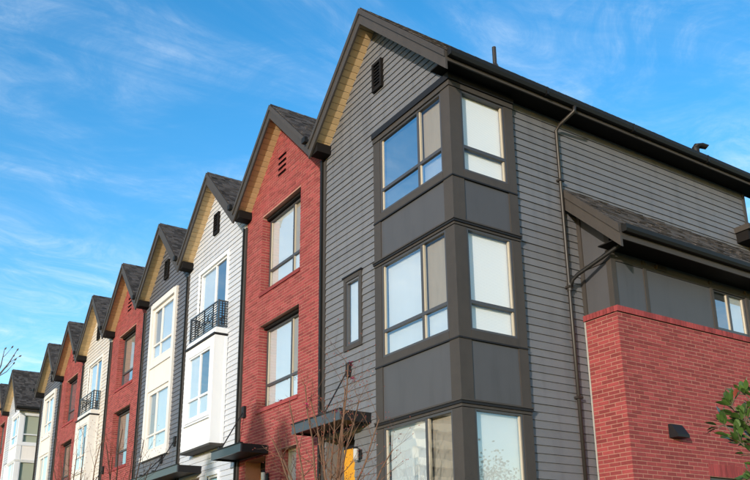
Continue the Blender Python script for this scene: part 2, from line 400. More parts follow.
def gable_vent(root, yc, n=.03, slats=True):
    F = Fc('x', XW)
    v = MB().fbox(F, yc-.17, yc-.12, 9.56, 10.22, n-.03, n+.06).fbox(F, yc+.12, yc+.17, 9.56, 10.22, n-.03, n+.06).fbox(F, yc-.12, yc+.12, 10.16, 10.22, n-.03, n+.058).fbox(F, yc-.12, yc+.12, 9.56, 9.62, n-.03, n+.058).fbox(F, yc-.12, yc+.12, 9.62, 10.16, n-.03, n-.005).build('gable_vent', 'blackwood', root)
    if slats:
        for k in range(7):
            z = 9.64+k*.075
            MB().hexa([F(yc-.12, z, n+.04), F(yc+.12, z, n+.04), F(yc+.12, z+.06, n), F(yc-.12, z+.06, n), F(yc-.12, z+.012, n+.05), F(yc+.12, z+.012, n+.05), F(yc+.12, z+.072, n+.01), F(yc-.12, z+.072, n+.01)]).build('slat', 'dark', v)
def canopy(root, y0, y1, rods, zt=2.95):
    x0 = 7.33; h = .19
    c = MB().box(x0+.03, XW+.0, y0+.03, y1-.03, zt-.15, zt-.09).build('canopy', 'dark', root)
    MB().box(x0, x0+.035, y0, y1, zt-h, zt).build('fascia', 'steel', c)
    MB().box(x0+.036, XW-.03, y0, y0+.035, zt-h, zt-.002).build('side_channel', 'dark', c)
    MB().box(x0+.036, XW-.03, y1-.035, y1, zt-h, zt-.002).build('side_channel', 'dark', c)
    MB().box(x0-.02, x0+.05, y0-.015, y1+.015, zt+.001, zt+.02).build('top_flange', 'dark', c)
    for y, zb in rods:
        MB().tube([(XW-.06, y, zb), (x0+.10, y, zt+.03)], .014, 6).build('tie_rod', 'dark', c)
        MB().box(XW-.075, XW-.0, y-.07, y+.07, zb-.14, zb+.14).build('bracket', 'dark', c)
        MB().box(x0+.04, x0+.17, y-.05, y+.05, zt+.0, zt+.09).build('anchor', 'dark', c)
    return c
def wall_lamp(root, y, z):
    l = MB().box(XW-.05, XW-.027, y-.05, y+.05, z-.09, z+.09).build('wall_lamp', 'dark', root)
    MB().tube([(XW-.13, y, z-.11), (XW-.13, y, z+.10)], .05, 10).build('lamp_glass', 'lamp_glass', l)
    MB().tube([(XW-.13, y, z+.10), (XW-.13, y, z+.14)], [.058, .03], 10).build('lamp_cap', 'dark', l)
    MB().box(XW-.14, XW-.05, y-.012, y+.012, z+.05, z+.07).build('lamp_arm', 'dark', l)
def entry(root, F, y0, y1, zt, depth=.42, colour='door'):
    x = XW+depth
    d_ = MB().box(x-.03, x+.02, y0+.09, y1-.02, ZB, zt-.22).build('door', colour, root)
    MB().box(x-.02, x+.03, y0, y0+.09, ZB, zt).build('door_frame', 'dark', root)
    MB().box(x-.02, x+.03, y0+.09, y1, zt-.22, zt).build('door_head', 'dark', root)
    MB().tube([(x-.09, y0+.2, .75), (x-.09, y0+.2, 1.25)], .014, 6).build('handle', 'steel', d_)

# ------------------------------------------------------------------ the setting
g = MB()
xs = [-400, -60, 1.5, 3.0, 6.2, 400]; zs = [-1.6, -1.6, -1.6, -1.55, -.1, -.1]
for i in range(5): g.poly([(xs[i], -400, zs[i]), (xs[i+1], -400, zs[i+1]), (xs[i+1], 600, zs[i+1]), (xs[i], 600, zs[i])])
o = g.build('ground', 'grass_ground'); o['kind'] = 'structure'
o = MB().box(-9, -1.2, -300, 500, -1.75, -1.596).build('road', 'asphalt'); o['kind'] = 'structure'
o = MB().box(-1.2, 1.2, -300, 500, -1.75, -1.49).build('pavement', 'concrete'); o['kind'] = 'structure'

# ------------------------------------------------------------------ corner house (also the end house of the next block)
def corner_house(root, C, full=True):
    y0, y1, ap = 9.77, 14.25, 12.09; ev0 = 9.33
    F = Fc('x', XW); G = Fc('y', y0); BX, BY = Fc('x', 7.93), Fc('y', 9.67)
    narrow = (12.78, 13.28, 4.42, 5.78); rec = (13.0, 14.08, ZB, 2.72, .45)
    bz = ((6.74, 8.335), (3.86, 5.675), (.55, 2.575))
    opens = [narrow, rec]+[(9.89, 11.92, a-.02, b+.02, .16) for a, b in bz]
    _, fw = core(root, y0, y1, ap, opens, .12, C['siding'])
    ro = shell(root, y0, y1, ap, ev0, y1, True, full)
    rng = gable_rng(y0, y1-.06, ap)
    so = [narrow, rec, (9.6, 12.1, ZB, 8.4)]
    siding(F, rng, ZB+.1, ZA-SO, .14, so, fw, C['siding'], full)
    # side wall
    sw = holed_wall(G, XW, XE, ZB, 8.62, [(8.16, 9.245, a-.02, b+.02, .16) for a, b in bz], .16).build('side_wall', C['siding'], root)
    sop = [(XW-.2, 9.40, ZB, 8.5)] + ([(10.97, 20, ZB, 6.0)] if full else [])
    siding(G, lambda z: (9.3, XE-.08), ZB+.1, 8.57, .14, sop, sw, C['siding'], full)
    MB().fbox(G, XE-.08, XE+.02, ZB, 8.56, .0, .04).build('corner_trim', C['trim'], root)
    # eave along the side: soffit, fascia, gutter
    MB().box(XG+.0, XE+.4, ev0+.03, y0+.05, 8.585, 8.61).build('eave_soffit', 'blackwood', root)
    MB().box(XG+.0, XE+.4, ev0, ev0+.028, 8.53, 8.70).build('eave_fascia', 'trim', root)
    gt = MB()
    pr = [(ev0-.002, 8.60), (ev0-.09, 8.60), (ev0-.115, 8.66), (ev0-.115, 8.735), (ev0-.10, 8.735), (ev0-.098, 8.67), (ev0-.08, 8.62), (ev0-.002, 8.62)]
    gt.prism([(XG+.0, y, z) for y, z in pr], [(XE+.4, y, z) for y, z in pr]); gt.box(XG-.01, XG+.0, ev0-.115, ev0-.002, 8.60, 8.735)
    gt.build('gutter', 'gutter', root)
    MB().box(XG, XE+.4, ev0-.03, ev0+.02, 8.735, 8.76).build('drip_edge', 'gutter', root)
    for x in (9.9, 12.3, 14.7): MB().box(x, x+.05, ev0-.121, ev0-.116, 8.60, 8.74).box(x, x+.05, ev0-.12, ev0-.003, 8.588, 8.597).build('gutter_joint', 'gutter', root)
    # the stacked corner bay
    bay = MB().box(7.95, 9.40, 9.69, 12.10, ZB, .29).build('bay_window', C['panel'], root)
    tr = C['trim']
    zp = ((.3, 2.575), (2.695, 3.72), (3.72, 5.675), (5.775, 6.60), (6.60, 8.335))
    for za, zb in ((.3, 2.565), (2.70, 3.715), (3.725, 5.665), (5.785, 6.595), (6.605, 8.33)):
        MB().box(7.93, 7.93+.26, 9.67, 9.67+.25, za, zb).build('corner_post', tr, bay)
        MB().fbox(BX, 11.89, 12.12, za, zb, -.1, .0).build('side_post', tr, bay)
        MB().fbox(BY, 9.215, 9.42, za, zb, -.1, .0).build('side_post', tr, bay)
    for za, zb in ((2.70, 3.715), (5.785, 6.595)):
        MB().fbox(BX, 9.92, 11.89, za, zb, -.08, -.02).build('bay_panel', C['panel'], bay)
        MB().fbox(BY, 8.19, 9.215, za, zb, -.08, -.02).build('bay_panel', C['panel'], bay)
    for za, zb, n, mt in ((2.575, 2.62, .012, tr), (2.622, 2.665, .035, C['cap']), (2.667, 2.695, .05, tr), (5.675, 5.715, .012, tr), (5.717, 5.755, .035, C['cap']), (5.757, 5.783, .05, tr), (8.335, 8.43, .02, tr), (8.432, 8.56, .05, C['cap'])):
        MB().box(7.93-n, 9.42, 9.67-n, 9.78, za, zb).box(7.93-n, 8.05, 9.7801, 12.12, za, zb).build('head_band', mt, bay)
    for zt in (3.72, 6.60):
        MB().fbox(BX, 9.92, 11.89, zt, zt+.14, -.08, .006).build('sill_band', tr, bay)
        MB().fbox(BY, 8.19, 9.215, zt, zt+.14, -.08, .006).build('sill_band', tr, bay)
        MB().fbox(BX, 9.67-.02, 12.12, zt-.028, zt-.002, -.05, .016).fbox(BY, 7.93, 9.42, zt-.028, zt-.002, -.05, .016).build('sill_cap', C['cap'], bay)
    for za, zb, ts, bk, lo, bs in ((6.74, 8.335, 7.22, ['curtain_tan', 'room_dark'], ['sheer', 'room_dark'], 'blind_white'), (3.86, 5.675, 4.36, ['curtain_tan', 'sheer'], ['sheer', 'sheer'], 'blind_white'), (.55, 2.575, 1.2, ['curtain_tan', 'sheer'], None, 'blind_white')):
        if not full: bs = 'blind_sage'
        window(bay, BX, 9.92, 11.89, za, zb, -.012, (10.64,), ts, C['frame'], .045, bk, .13, 'frame_tan' if full else None, low=lo, glass='glass_mirror' if za > 6 and full else 'glass')
        g1 = full and za < 1
        window(bay, BY, 8.19, 9.215, za, zb, -.012, (), None if g1 else ts, C['frame'], .04, ['dim_sheer' if g1 else bs], .11, 'frame_tan' if full else None, glass='glass_side' if g1 else 'glass_soft')
    # narrow stair window
    window(root, F, narrow[0], narrow[1], narrow[2], narrow[3], .03, (), None, C['frame'], .05, ['sheer'], .09)
    trim_ring(root, F, narrow[0], narrow[1], narrow[2], narrow[3], .09, .0, .045, tr)
    MB().fbox(F, narrow[0]-.12, narrow[1]+.12, narrow[3]+.095, narrow[3]+.12, .0, .07).build('window_cap', 'dark', root)
    gable_vent(root, 12.0, .03, full)
    MB().fbox(F, 14.14, 14.235, ZB, 8.95, .0, .045).build('corner_trim', tr, root)
    if full:
        MB().fbox(F, 14.245, 14.315, ZB, 9.0, .02, .09).build('downspout', 'gutter', root)
        canopy(root, 12.4, 14.27, [(13.17, 3.93)])
        entry(root, F, 13.0, 14.08, 2.72)
        wall_lamp(root, 12.77, 2.22)
    return G, sw

root = thing('row_house', 'grey sided corner row house with stacked corner windows and a brick side wing', 'house', (XW, 12.0, ZB), 'gabled row houses')
G, sw = corner_house(root, dict(siding='siding_grey', trim='trim', panel='panel', cap='dark', frame='frame_dark'))
# roof pipe and hood vent
MB().tube([(10.31, 11.0, 10.3), (10.31, 11.0, 10.86)], .045, 10).build('roof_pipe', 'pipe', root)
MB().tube([(10.31, 11.0, 10.3), (10.31, 11.0, 10.45)], [.11, .05], 10).build('pipe_flashing', 'pipe', root)
hv = MB().tube([(16.15, 10.42, 9.75), (16.15, 10.42, 10.04)], .10, 10)
hv.tube([(16.15, 10.42, 10.02), (16.17, 10.38, 10.12), (16.28, 10.3, 10.14), (16.42, 10.22, 10.06)], [.11, .13, .12, .10], 10)
for i, v in enumerate(hv.v): hv.v[i] = (16.2+(v[0]-16.2)*.85, 10.4+(v[1]-10.4)*.85, 9.86+(v[2]-9.9)*.50)
hv.build('roof_hood_vent', 'dark', root)
# main downspout
MB().tube([(10.66, 9.26, 8.60), (10.65, 9.27, 8.50), (10.59, 9.60, 8.36), (10.57, 9.69, 8.26), (10.575, 9.69, 5.10), (10.58, 9.69, -.05)], .036, 8).build('downspout', 'pipe', root, smooth=True)
for z in (7.2, 5.05, 3.0): MB().box(10.52, 10.64, 9.64, 9.75, z-.02, z+.02).build('pipe_strap', 'pipe', root)
# ---- side wing
WX, WY = 10.96, 8.99                 # brick planes
PX, PYY = 10.985, 9.04               # panel planes
xe = 19.0
FX, FY = Fc('x', WX), Fc('y', WY)
bo = (13.0, 14.5, .55, 1.70)
bw = holed_wall(FY, WX, xe, ZB, 4.47, [bo], .12).poly([FX(WY, ZB), FX(9.76, ZB), FX(9.76, 4.47), FX(WY, 4.47)]).build('brick_wing_wall', 'mortar', root)
bl = brick_list(FX, lambda z: (WY-.008, 9.755), ZB+.02, 4.45, [], WY-.012)
br = brick_list(FY, lambda z: (WX-.008, xe), ZB+.02, 4.45, [bo, (13.0, 14.5, 1.70, 1.94)], WX+.11)
vis = [q for q in bl if q[3] > 1.35]
rest = [q for q in bl if q[3] <= 1.35]
cand = sorted(br, key=lambda q: (q[1][0]-WX)*.7 + (4.5-q[3])*.45 if q[3] > 1.35 else 99)
k = 300-len(vis); vis += cand[:k]; rest += cand[k:]
shared = {}
for Fq, b, t, z, zt in vis:
    j = random.uniform(-.003, .003)
    a, c = b; key = (Fq.axis, round(c-a, 3), round(zt-z, 3))
    if key not in shared:
        me = bpy.data.meshes.new('brick'); ln = c-a; h = zt-z; q = MB()
        if Fq.axis == 'x': q.box(-.006, .004, -ln/2, ln/2, -h/2, h/2)
        else: q.box(-ln/2, ln/2, -.006, .004, -h/2, h/2)
        me.from_pydata(q.v, [], q.f); me.materials.append(MT['brick']); shared[key] = me
    ob = bpy.data.objects.new('brick', shared[key]); COL.objects.link(ob); ob.parent = bw
    ob.location = Vector(Fq((a+c)/2, (z+zt)/2, j)) - wloc(bw)
bricks_mesh(rest, bw)
# soldier lintel and rowlock cap
m = MB(); x = 13.0
while x < 14.48: m.fbox(FY, x+.005, x+.07, 1.71, 1.93, -.004, .010+random.uniform(-.002, .002)); x += .078
m.build('soldier_course', 'brick', bw, 'stuff')
cap = MB().box(WX+.0, xe, WY+.0, 9.76, 4.452, 4.535).build('brick_cap', 'mortar', root)
x = WX-.03
while x < xe:
    q = MB().box(x+.006, x+.070, WY-.035, WY+.12, 4.462, 4.568)
    if x < 16.5: q.build('cap_brick', 'brick', cap)
    x += .080
y = WY+.045
while y < 9.70:
    MB().box(WX-.035, WX+.10, y+.006, y+.072, 4.462, 4.567).build('cap_brick', 'brick', cap); y += .080
MB().box(10.938, 10.952, 9.715, 9.74, ZB, 4.45).build('corner_bead', 'concrete', root)
window(root, FY, bo[0], bo[1], bo[2], bo[3], -.06, (13.75,), None, 'frame_dark', .05, ['room_dark', 'room_dark'])
# panelled upper band
FPx, FPy = Fc('x', PX), Fc('y', PYY)
pw = (13.93, 15.0, 4.62, 5.47)
pb = holed_wall(FPy, PX, xe, 4.5, 5.68, [pw], .1).poly([FPx(PYY, 4.5), FPx(9.76, 4.5), FPx(9.76, 6.86), FPx(PYY, 6.17)]).build('panel_band', 'panel', root)
for a, c in ((11.08, 11.83), (11.91, 13.82), (15.08, 16.6), (16.7, 18.9)):
    MB().fbox(FPy, a, c, 4.575, 5.44, -.002, .012).build('panel_board', 'panel', pb)
for a in (11.83, 13.82, 15.0, 16.62): MB().fbox(FPy, a, a+.085, 4.57, 5.60, .0, .03).build('batten', 'trim', pb)
MB().box(PX-.03, PX+.09, PYY-.03, PYY+.085, 4.57, 5.98).build('batten', 'trim', pb)
MB().fbox(FPx, 9.66, 9.745, 4.57, 6.75, .0, .03).build('batten', 'trim', pb)
MB().fbox(FPx, PYY+.087, 9.658, 5.44, 5.52, .0, .026).build('batten', 'trim', pb)
MB().fbox(FPy, PX+.09, xe, 5.445, 5.52, .0, .026).build('batten', 'trim', pb)
window(root, FPy, pw[0], pw[1], pw[2], pw[3], -.01, (14.45,), None, 'frame_dark', .05, ['screen', 'sheer'], .07, 'frame_tan')
# shed roof over the wing
sz = lambda y: 7.10-(9.77-y)*.968
pr = [(9.77, sz(9.77)), (8.52, sz(8.52)), (8.52, sz(8.52)-.12), (9.77, sz(9.77)-.12)]
sr = MB().prism([(10.70, y, z) for y, z in pr], [(xe, y, z) for y, z in pr]).build('shed_roof', 'deck', root)
m = MB(); L = 1.25*math.sqrt(1+.968**2); cy, cz = 1.25/L, 1.21/L; s = -.03
while s < L:
    x = 10.67-random.uniform(0, .2)
    while x < xe:
        wd = random.uniform(.10, .24); x0, x1 = max(x, 10.66), x+wd-.008; x += wd
        if x1 <= x0: continue
        h = random.choice((.010, .014, .026)); s1 = min(s+.16, L)
        P = lambda xx, ss, hh: (xx, 8.52+cy*ss-cz*hh, sz(8.52)+cz*ss+cy*hh)
        m.hexa([P(x0, s, 0), P(x1, s, 0), P(x1, s1, 0), P(x0, s1, 0), P(x0, s, h), P(x1, s, h), P(x1, s1, .006), P(x0, s1, .006)])
    s += .14
m.build('shingles', 'shingle', sr, 'stuff')
for nm, t0, t1, xa, xb in (('rake_fascia', .0, .16, 10.62, 10.70), ('rake_board', .16, .42, 10.645, 10.697)):
    pr = [(9.745, sz(9.745)-t0), (8.50, sz(8.50)-t0), (8.50, sz(8.50)-t1), (9.745, sz(9.745)-t1)]
    MB().prism([(xa, y, z) for y, z in pr], [(xb, y, z) for y, z in pr]).build(nm, 'trim', root)
MB().box(10.70, xe, 8.53, PYY+.02, 5.64, 5.66).build('eave_soffit', 'blackwood', root)
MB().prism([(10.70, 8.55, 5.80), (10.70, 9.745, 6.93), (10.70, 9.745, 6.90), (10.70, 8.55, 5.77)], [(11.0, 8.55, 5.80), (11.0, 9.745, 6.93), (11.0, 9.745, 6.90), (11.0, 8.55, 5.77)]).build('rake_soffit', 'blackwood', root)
MB().box(10.70, xe, 8.505, 8.53, 5.60, 5.85).build('eave_fascia', 'trim', root)
pr = [(8.503, 5.72), (8.42, 5.72), (8.39, 5.77), (8.39, 5.85), (8.405, 5.85), (8.41, 5.79), (8.43, 5.74), (8.503, 5.74)]
MB().prism([(10.70, y, z) for y, z in pr], [(xe, y, z) for y, z in pr]).box(10.69, 10.70, 8.39, 8.503, 5.72, 5.85).build('gutter', 'gutter', root)
MB().tube([(10.92, 8.72, 5.66), (10.90, 8.78, 5.60), (10.64, 9.52, 5.26), (10.60, 9.62, 5.18), (10.585, 9.68, 5.02)], .036, 8).build('branch_downspout', 'gutter', root, smooth=True)
MB().tube([(10.58, 9.69, 5.12), (10.58, 9.69, 4.98)], .05, 8).build('pipe_joint', 'pipe', root)
# hooded wall vent on the bricks, vent lamp under the eave
hd = MB(); A = [(11.99, 8.985, 2.55), (11.99, 8.93, 2.55), (11.99, 8.80, 2.36), (11.99, 8.80, 2.31), (11.99, 8.985, 2.31)]
hd.prism(A, [(12.31, y, z) for _, y, z in A]).build('hood_vent', 'dark', root)
vl = MB().box(12.20, 12.48, 8.985, 9.037, 5.50, 5.60).build('soffit_vent', 'trim', root)
for k in range(4): MB().box(12.22, 12.46, 8.975, 8.984, 5.515+k*.02, 5.525+k*.02).build('slat', 'dark', vl)
# flat eave of the rear wing
rw = MB().box(17.3, 22, 9.1, 9.72, ZB, 7.2).build('rear_wing', 'siding_grey', root)
MB().box(16.16, 22, 9.38, 9.741, 7.43, 7.56).build('rear_eave', 'trim', root)
MB().box(16.2, 22, 9.44, 9.741, 7.2, 7.425).build('rear_fascia', 'blackwood', root)

# ------------------------------------------------------------------ brick house
WD = 4.18
def red_house(root, i, detail):
    y0 = 14.25+WD*i; y1 = y0+WD; ap = (y0+y1)/2
    dy = y0-14.25
    U = (15.39+dy, 17.46+dy, 6.82, 8.88, .30); Lw = (15.39+dy, 17.46+dy, 3.87, 5.96, .30)
    rec = (16.9+dy, 18.0+dy, ZB, 2.72, .45); lo = (15.39+dy, 16.13+dy, .9, 2.78, .30)
    slits = [(16.20+dy, 16.60+dy, 9.66+.155*k, 9.71+.155*k, .06) for k in range(4)]
    F, fw = core(root, y0, y1, ap, [U, Lw, rec, lo], .14, 'mortar')
    shell(root, y0, y1, ap, y0, y1, False, detail)
    rng = gable_rng(y0+.02, y1-.02, ap)
    ops = [U, Lw, rec, lo]
    lst = brick_list(F, rng, ZB+.02, ZA-SO, ops, y0+.02)
    bricks_mesh(lst, fw)
    # bricks lining the sun-facing reveals
    m = MB()
    for o in (U, Lw, lo):
        z = o[2]+.0; k = 0
        while z < o[3]-.05:
            ln = .215 if k % 2 else .10
            m.box(XW-.006, XW+ln, o[1]-.007, o[1]+.02, z+.008, min(z+CO-.008, o[3]))
            m.box(XW+ln+.014, XW+.26, o[1]-.007, o[1]+.02, z+.008, min(z+CO-.008, o[3])); z += CO; k += 1
    m.build('reveal_bricks', 'brick', fw, 'stuff')
    for s in slits:
        MB().fbox(F, s[0], s[1], s[2], s[3], .004, .014).build('vent_slot', 'blackwood', root)
        MB().hexa([F(s[0]-.01, s[3], .012), F(s[1]+.01, s[3], .012), F(s[1]+.01, s[3]+.015, .012), F(s[0]-.01, s[3]+.015, .012), F(s[0]-.01, s[3]-.03, .05), F(s[1]+.01, s[3]-.03, .05), F(s[1]+.01, s[3]-.02, .05), F(s[0]-.01, s[3]-.02, .05)]).build('vent_hood', 'brick', root)
    for o in (U, Lw):
        tz = o[2]+.62
        window(root, F, o[0]+.02, o[1]-.03, o[2]+.02, o[3]-.07, -.20, (16.13+dy,), tz, 'frame_dark', .05, [['curtain_tan', 'sheer'], ['room_dark', 'curtain_tan'], ['curtain_tan', 'room_dark'], ['sheer', 'curtain_tan']][(0, 0, 0, 1 if o is U else 3, 0, 2 if o is U else 1)[i]], .07, 'frame_tan' if detail else None, low=['sheer', 'room_dark' if i else 'sheer'])
        MB().fbox(F, o[0]+.0, o[1]-.0, o[3]-.07, o[3]-.004, -.28, -.12).build('steel_lintel', 'blackwood', root)
        MB().fbox(F, o[0]-.03, o[1]+.03, o[2]-.09, o[2]-.002, -.2, .035).build('brick_sill', 'brick', root)
    window(root, F, lo[0], lo[1], lo[2], lo[3], -.18, (), None, 'frame_tan', .06, ['sheer'])
    entry(root, F, 16.9+dy, 18.0+dy, 2.72)
    if detail: wall_lamp(root, 16.72+dy, 2.22)
    canopy(root, 16.74+dy, 18.45+dy, [(18.13+dy, 3.95)])
    downspout_line(root, y1-.12, ZB, 8.95)

# ------------------------------------------------------------------ light house with box window and balcony
def box_house(root, i, sid, paint, detail, canopy_to):
    y0 = 14.25+WD*i; y1 = y0+WD; ap = (y0+y1)/2; dy = y0-18.43
    U = (19.62+dy, 21.62+dy, 6.45, 8.65, .12); lo = (19.62+dy, 20.35+dy, .9, 2.62, .12)
    rec = (20.95+dy, 22.0+dy, ZB, 2.72, .45)
    F, fw = core(root, y0, y1, ap, [U, lo, rec], .12, sid)
    shell(root, y0, y1, ap, y0, y1, False, detail)
    siding(F, gable_rng(y0+.05, y1-.05, ap), ZB+.1, ZA-SO, .14, [U, lo, rec, (19.42+dy, 21.5+dy, 3.5, 6.1)], fw, sid, detail)
    window(root, F, U[0], U[1], U[2], U[3], .0, (20.5+dy,), None, paint, .06, ['screen', 'sheer'], .08)
    trim_ring(root, F, U[0], U[1], U[2], U[3], .11, .0, .05, paint)
    window(root, F, lo[0], lo[1], lo[2], lo[3], .0, (), None, paint, .06, ['room_dark'], .08)
    trim_ring(root, F, lo[0], lo[1], lo[2], lo[3], .11, .0, .05, paint)
    gable_vent(root, 20.5+dy, .03, detail)
    entry(root, F, rec[0], rec[1], 2.72)
    # box window
    bx, b0, b1 = 7.66, 19.40+dy, 21.50+dy
    H = Fc('x', bx); W_ = (b0+.25, b1-.28, 4.18, 5.95)
    bm = holed_wall(H, b0, b1, 3.36, 6.22, [W_], .07)
    bm.poly([(bx, b0, 3.36), (XW+.02, b0, 3.36), (XW+.02, b0, 6.22), (bx, b0, 6.22)]).poly([(bx, b1, 3.36), (XW+.02, b1, 3.36), (XW+.02, b1, 6.22), (bx, b1, 6.22)])
    bm.poly([(bx, b0, 3.36), (bx, b1, 3.36), (XW+.02, b1, 3.36), (XW+.02, b0, 3.36)]).poly([(bx, b0, 6.22), (bx, b1, 6.22), (XW+.02, b1, 6.22), (XW+.02, b0, 6.22)])
    bo_ = bm.build('box_window', paint, root)
    window(bo_, H, W_[0], W_[1], W_[2], W_[3], .012, ((W_[0]+W_[1])/2-.05,), 4.72, paint, .05, ['screen', 'sheer'], .07, low=['sheer', 'sheer'])
    trim_ring(bo_, H, W_[0], W_[1], W_[2], W_[3], .085, .0, .025, paint)
    MB().fbox(H, b0, b0+.09, 3.40, 6.2, .0, .018).build('edge_trim', paint, bo_); MB().fbox(H, b1-.09, b1, 3.40, 6.2, .0, .018).build('edge_trim', paint, bo_)
    MB().fbox(H, W_[0]-.12, W_[1]+.12, 4.02, 4.055, .0, .05).build('sill', 'dark' if False else paint, bo_)
    MB().box(bx-.03, XW+.0, b0-.03, b1+.03, 3.30, 3.357).build('underside', 'trim', bo_)
    MB().box(XW-.09, XW-.03, b0-.045, b0-.001, 3.36, 6.2).build('corner_bead', paint, bo_)
    MB().box(bx-.05, XW-.0, b0-.04, b1+.04, 6.235, 6.275).build('flashing', 'dark', bo_)
    MB().box(bx+.02, XW-.0, b0+.01, b1-.01, 6.28, 6.44).build('balcony_curb', paint, root)
    # railing
    rl = MB(); rx = bx+.06
    for z in (7.19, 6.50): rl.box(rx, rx+.035, b0+.02, b1, z-.018, z+.018); rl.box(rx+.036, XW-.03, b0+.02, b0+.055, z-.018, z+.018); rl.box(rx+.036, XW-.03, b1-.035, b1, z-.018, z+.018)
    for yy in (b0+.02, b1-.035): rl.box(rx-.003, rx+.04, yy-.003, yy+.038, 6.44, 7.22)
    ra = rl.build('balcony_railing', 'steel', root)
    nb = 9 if detail else 6
    for k in range(nb):
        z = 6.50+(7.19-6.50)*(k+1)/(nb+1)
        MB().box(rx+.008, rx+.024, b0+.055, b1-.035, z-.008, z+.008).build('rail_bar', 'dark', ra)
        MB().box(rx+.036, XW-.03, b0+.03, b0+.046, z-.008, z+.008).build('rail_bar', 'dark', ra)
        MB().box(rx+.036, XW-.03, b1-.03, b1-.014, z-.008, z+.008).build('rail_bar', 'dark', ra)
    for f in (.2, .5, .8):
        yy = b0+(b1-b0)*f; MB().box(rx+.004, rx+.03, yy-.012, yy+.012, 6.518, 7.172).build('baluster', 'dark', ra)
    for f in (.35, .65):
        for xx, s in ((XW-.03, 1),):
            a = rx+.036+(XW-.066-rx)*f; MB().box(a-.012, a+.012, b0+.026, b0+.05, 6.518, 7.172).build('baluster', 'dark', ra)
    # scroll ornament in the railing
    for k, f in enumerate((.28, .42, .58, .72)):
        cy_ = b0+(b1-b0)*f
        MB().tube([(rx-.006, cy_+.13*math.cos(t*math.pi/4), 6.85+.13*math.sin(t*math.pi/4)) for t in range(9)], .012, 5, False).build('ring_ornament', 'dark', ra)
    if canopy_to: canopy(root, 20.8+dy, canopy_to+dy, [(23.0+dy, 3.93), (24.1+dy, 3.55)])
    downspout_line(root, y1-.12, ZB, 8.95)

# ------------------------------------------------------------------ slate house with tall cream window panel
def column_house(root, i, detail):
    y0 = 14.25+WD*i; y1 = y0+WD; ap = (y0+y1)/2; dy = y0-22.61
    c0, c1_ = 23.62+dy, 25.98+dy
    U = (23.88+dy, 25.75+dy, 6.96, 8.70, .1); Lw = (23.88+dy, 25.75+dy, 3.95, 5.84, .1); rec = (22.95+dy, 24.1+dy, ZB, 2.72, .45)
    F, fw = core(root, y0, y1, ap, [U, Lw, rec], .1, 'siding_slate')
    shell(root, y0, y1, ap, y0, y1, False, detail)
    siding(F, gable_rng(y0+.05, y1-.05, ap), ZB+.1, ZA-SO, .14, [(c0, c1_, 3.85, 8.85), rec], fw, 'siding_slate', detail)
    pn = holed_wall(Fc('x', XW-.03), c0, c1_, 3.74, 8.90, [U[:4]+(.03,), Lw[:4]+(.03,)], .03)
    P = Fc('x', XW-.03)
    col = pn.build('window_panel', 'cream', root)
    MB().fbox(P, c0-.06, c0+.13, 3.72, 8.96, -.03, .06).build('panel_stile', 'cream', col); MB().fbox(P, c1_-.13, c1_+.06, 3.72, 8.96, -.03, .06).build('panel_stile', 'cream', col)
    MB().fbox(P, c0+.13, c1_-.13, 8.78, 8.97, -.03, .075).build('panel_head', 'cream', col); MB().fbox(P, c0-.09, c1_+.09, 3.66, 3.80, -.03, .09).build('panel_sill', 'cream', col)
    MB().fbox(P, c0+.13, c1_-.13, 6.70, 6.86, -.03, .04).build('rail', 'cream', col); MB().fbox(P, c0+.13, c1_-.13, 5.92, 6.05, -.03, .04).build('rail', 'cream', col)
    for o in (U, Lw):
        window(col, F, o[0], o[1], o[2], o[3], .035, (25.0+dy,), o[2]+.50, 'cream', .055, ['sheer', 'curtain_tan'], .10, low=['sheer', 'sheer'])
    gable_vent(root, 24.75+dy, .03, detail)
    entry(root, F, rec[0], rec[1], 2.72)
    downspout_line(root, y1-.12, ZB, 8.95)

def base(i): return (XW, 14.25+WD*(i+.5), ZB)
GR = 'gabled row houses'
h2 = thing('row_house', 'red brick gabled row house next to the grey corner house', 'house', base(0), GR); red_house(h2, 0, True)
h3 = thing('row_house', 'white sided row house with white box window under a small black balcony', 'house', base(1), GR); box_house(h3, 1, 'siding_white', 'white', True, 24.9)
h4 = thing('row_house', 'slate sided row house with tall cream window panel, right of a brick house', 'house', base(2), GR); column_house(h4, 2, True)
h5 = thing('row_house', 'red brick row house between the slate house and the cream balcony house', 'house', base(3), GR); red_house(h5, 3, False)
h6 = thing('row_house', 'cream sided row house with box window and balcony between two brick houses', 'house', base(4), GR); box_house(h6, 4, 'siding_cream', 'cream', False, None)
h7 = thing('row_house', 'red brick row house left of the cream balcony house', 'house', base(5), GR); red_house(h7, 5, False)
h8 = thing('row_house', 'slate sided row house at the far end of the near block', 'house', base(6), GR); column_house(h8, 6, False)
h9 = thing('row_house', 'white corner row house with sage blinds opening the far block', 'house', (XW, 12.0, ZB), GR)
corner_house(h9, dict(siding='siding_white', trim='white', panel='panel_white', cap='white', frame='white'), False)
h9.location += Vector((0, 39.5, .88))
h10 = thing('row_house', 'red brick row house at the left edge, last in the row', 'house', base(0), GR); red_house(h10, 0, False)
h10.location += Vector((0, 39.5, .88))

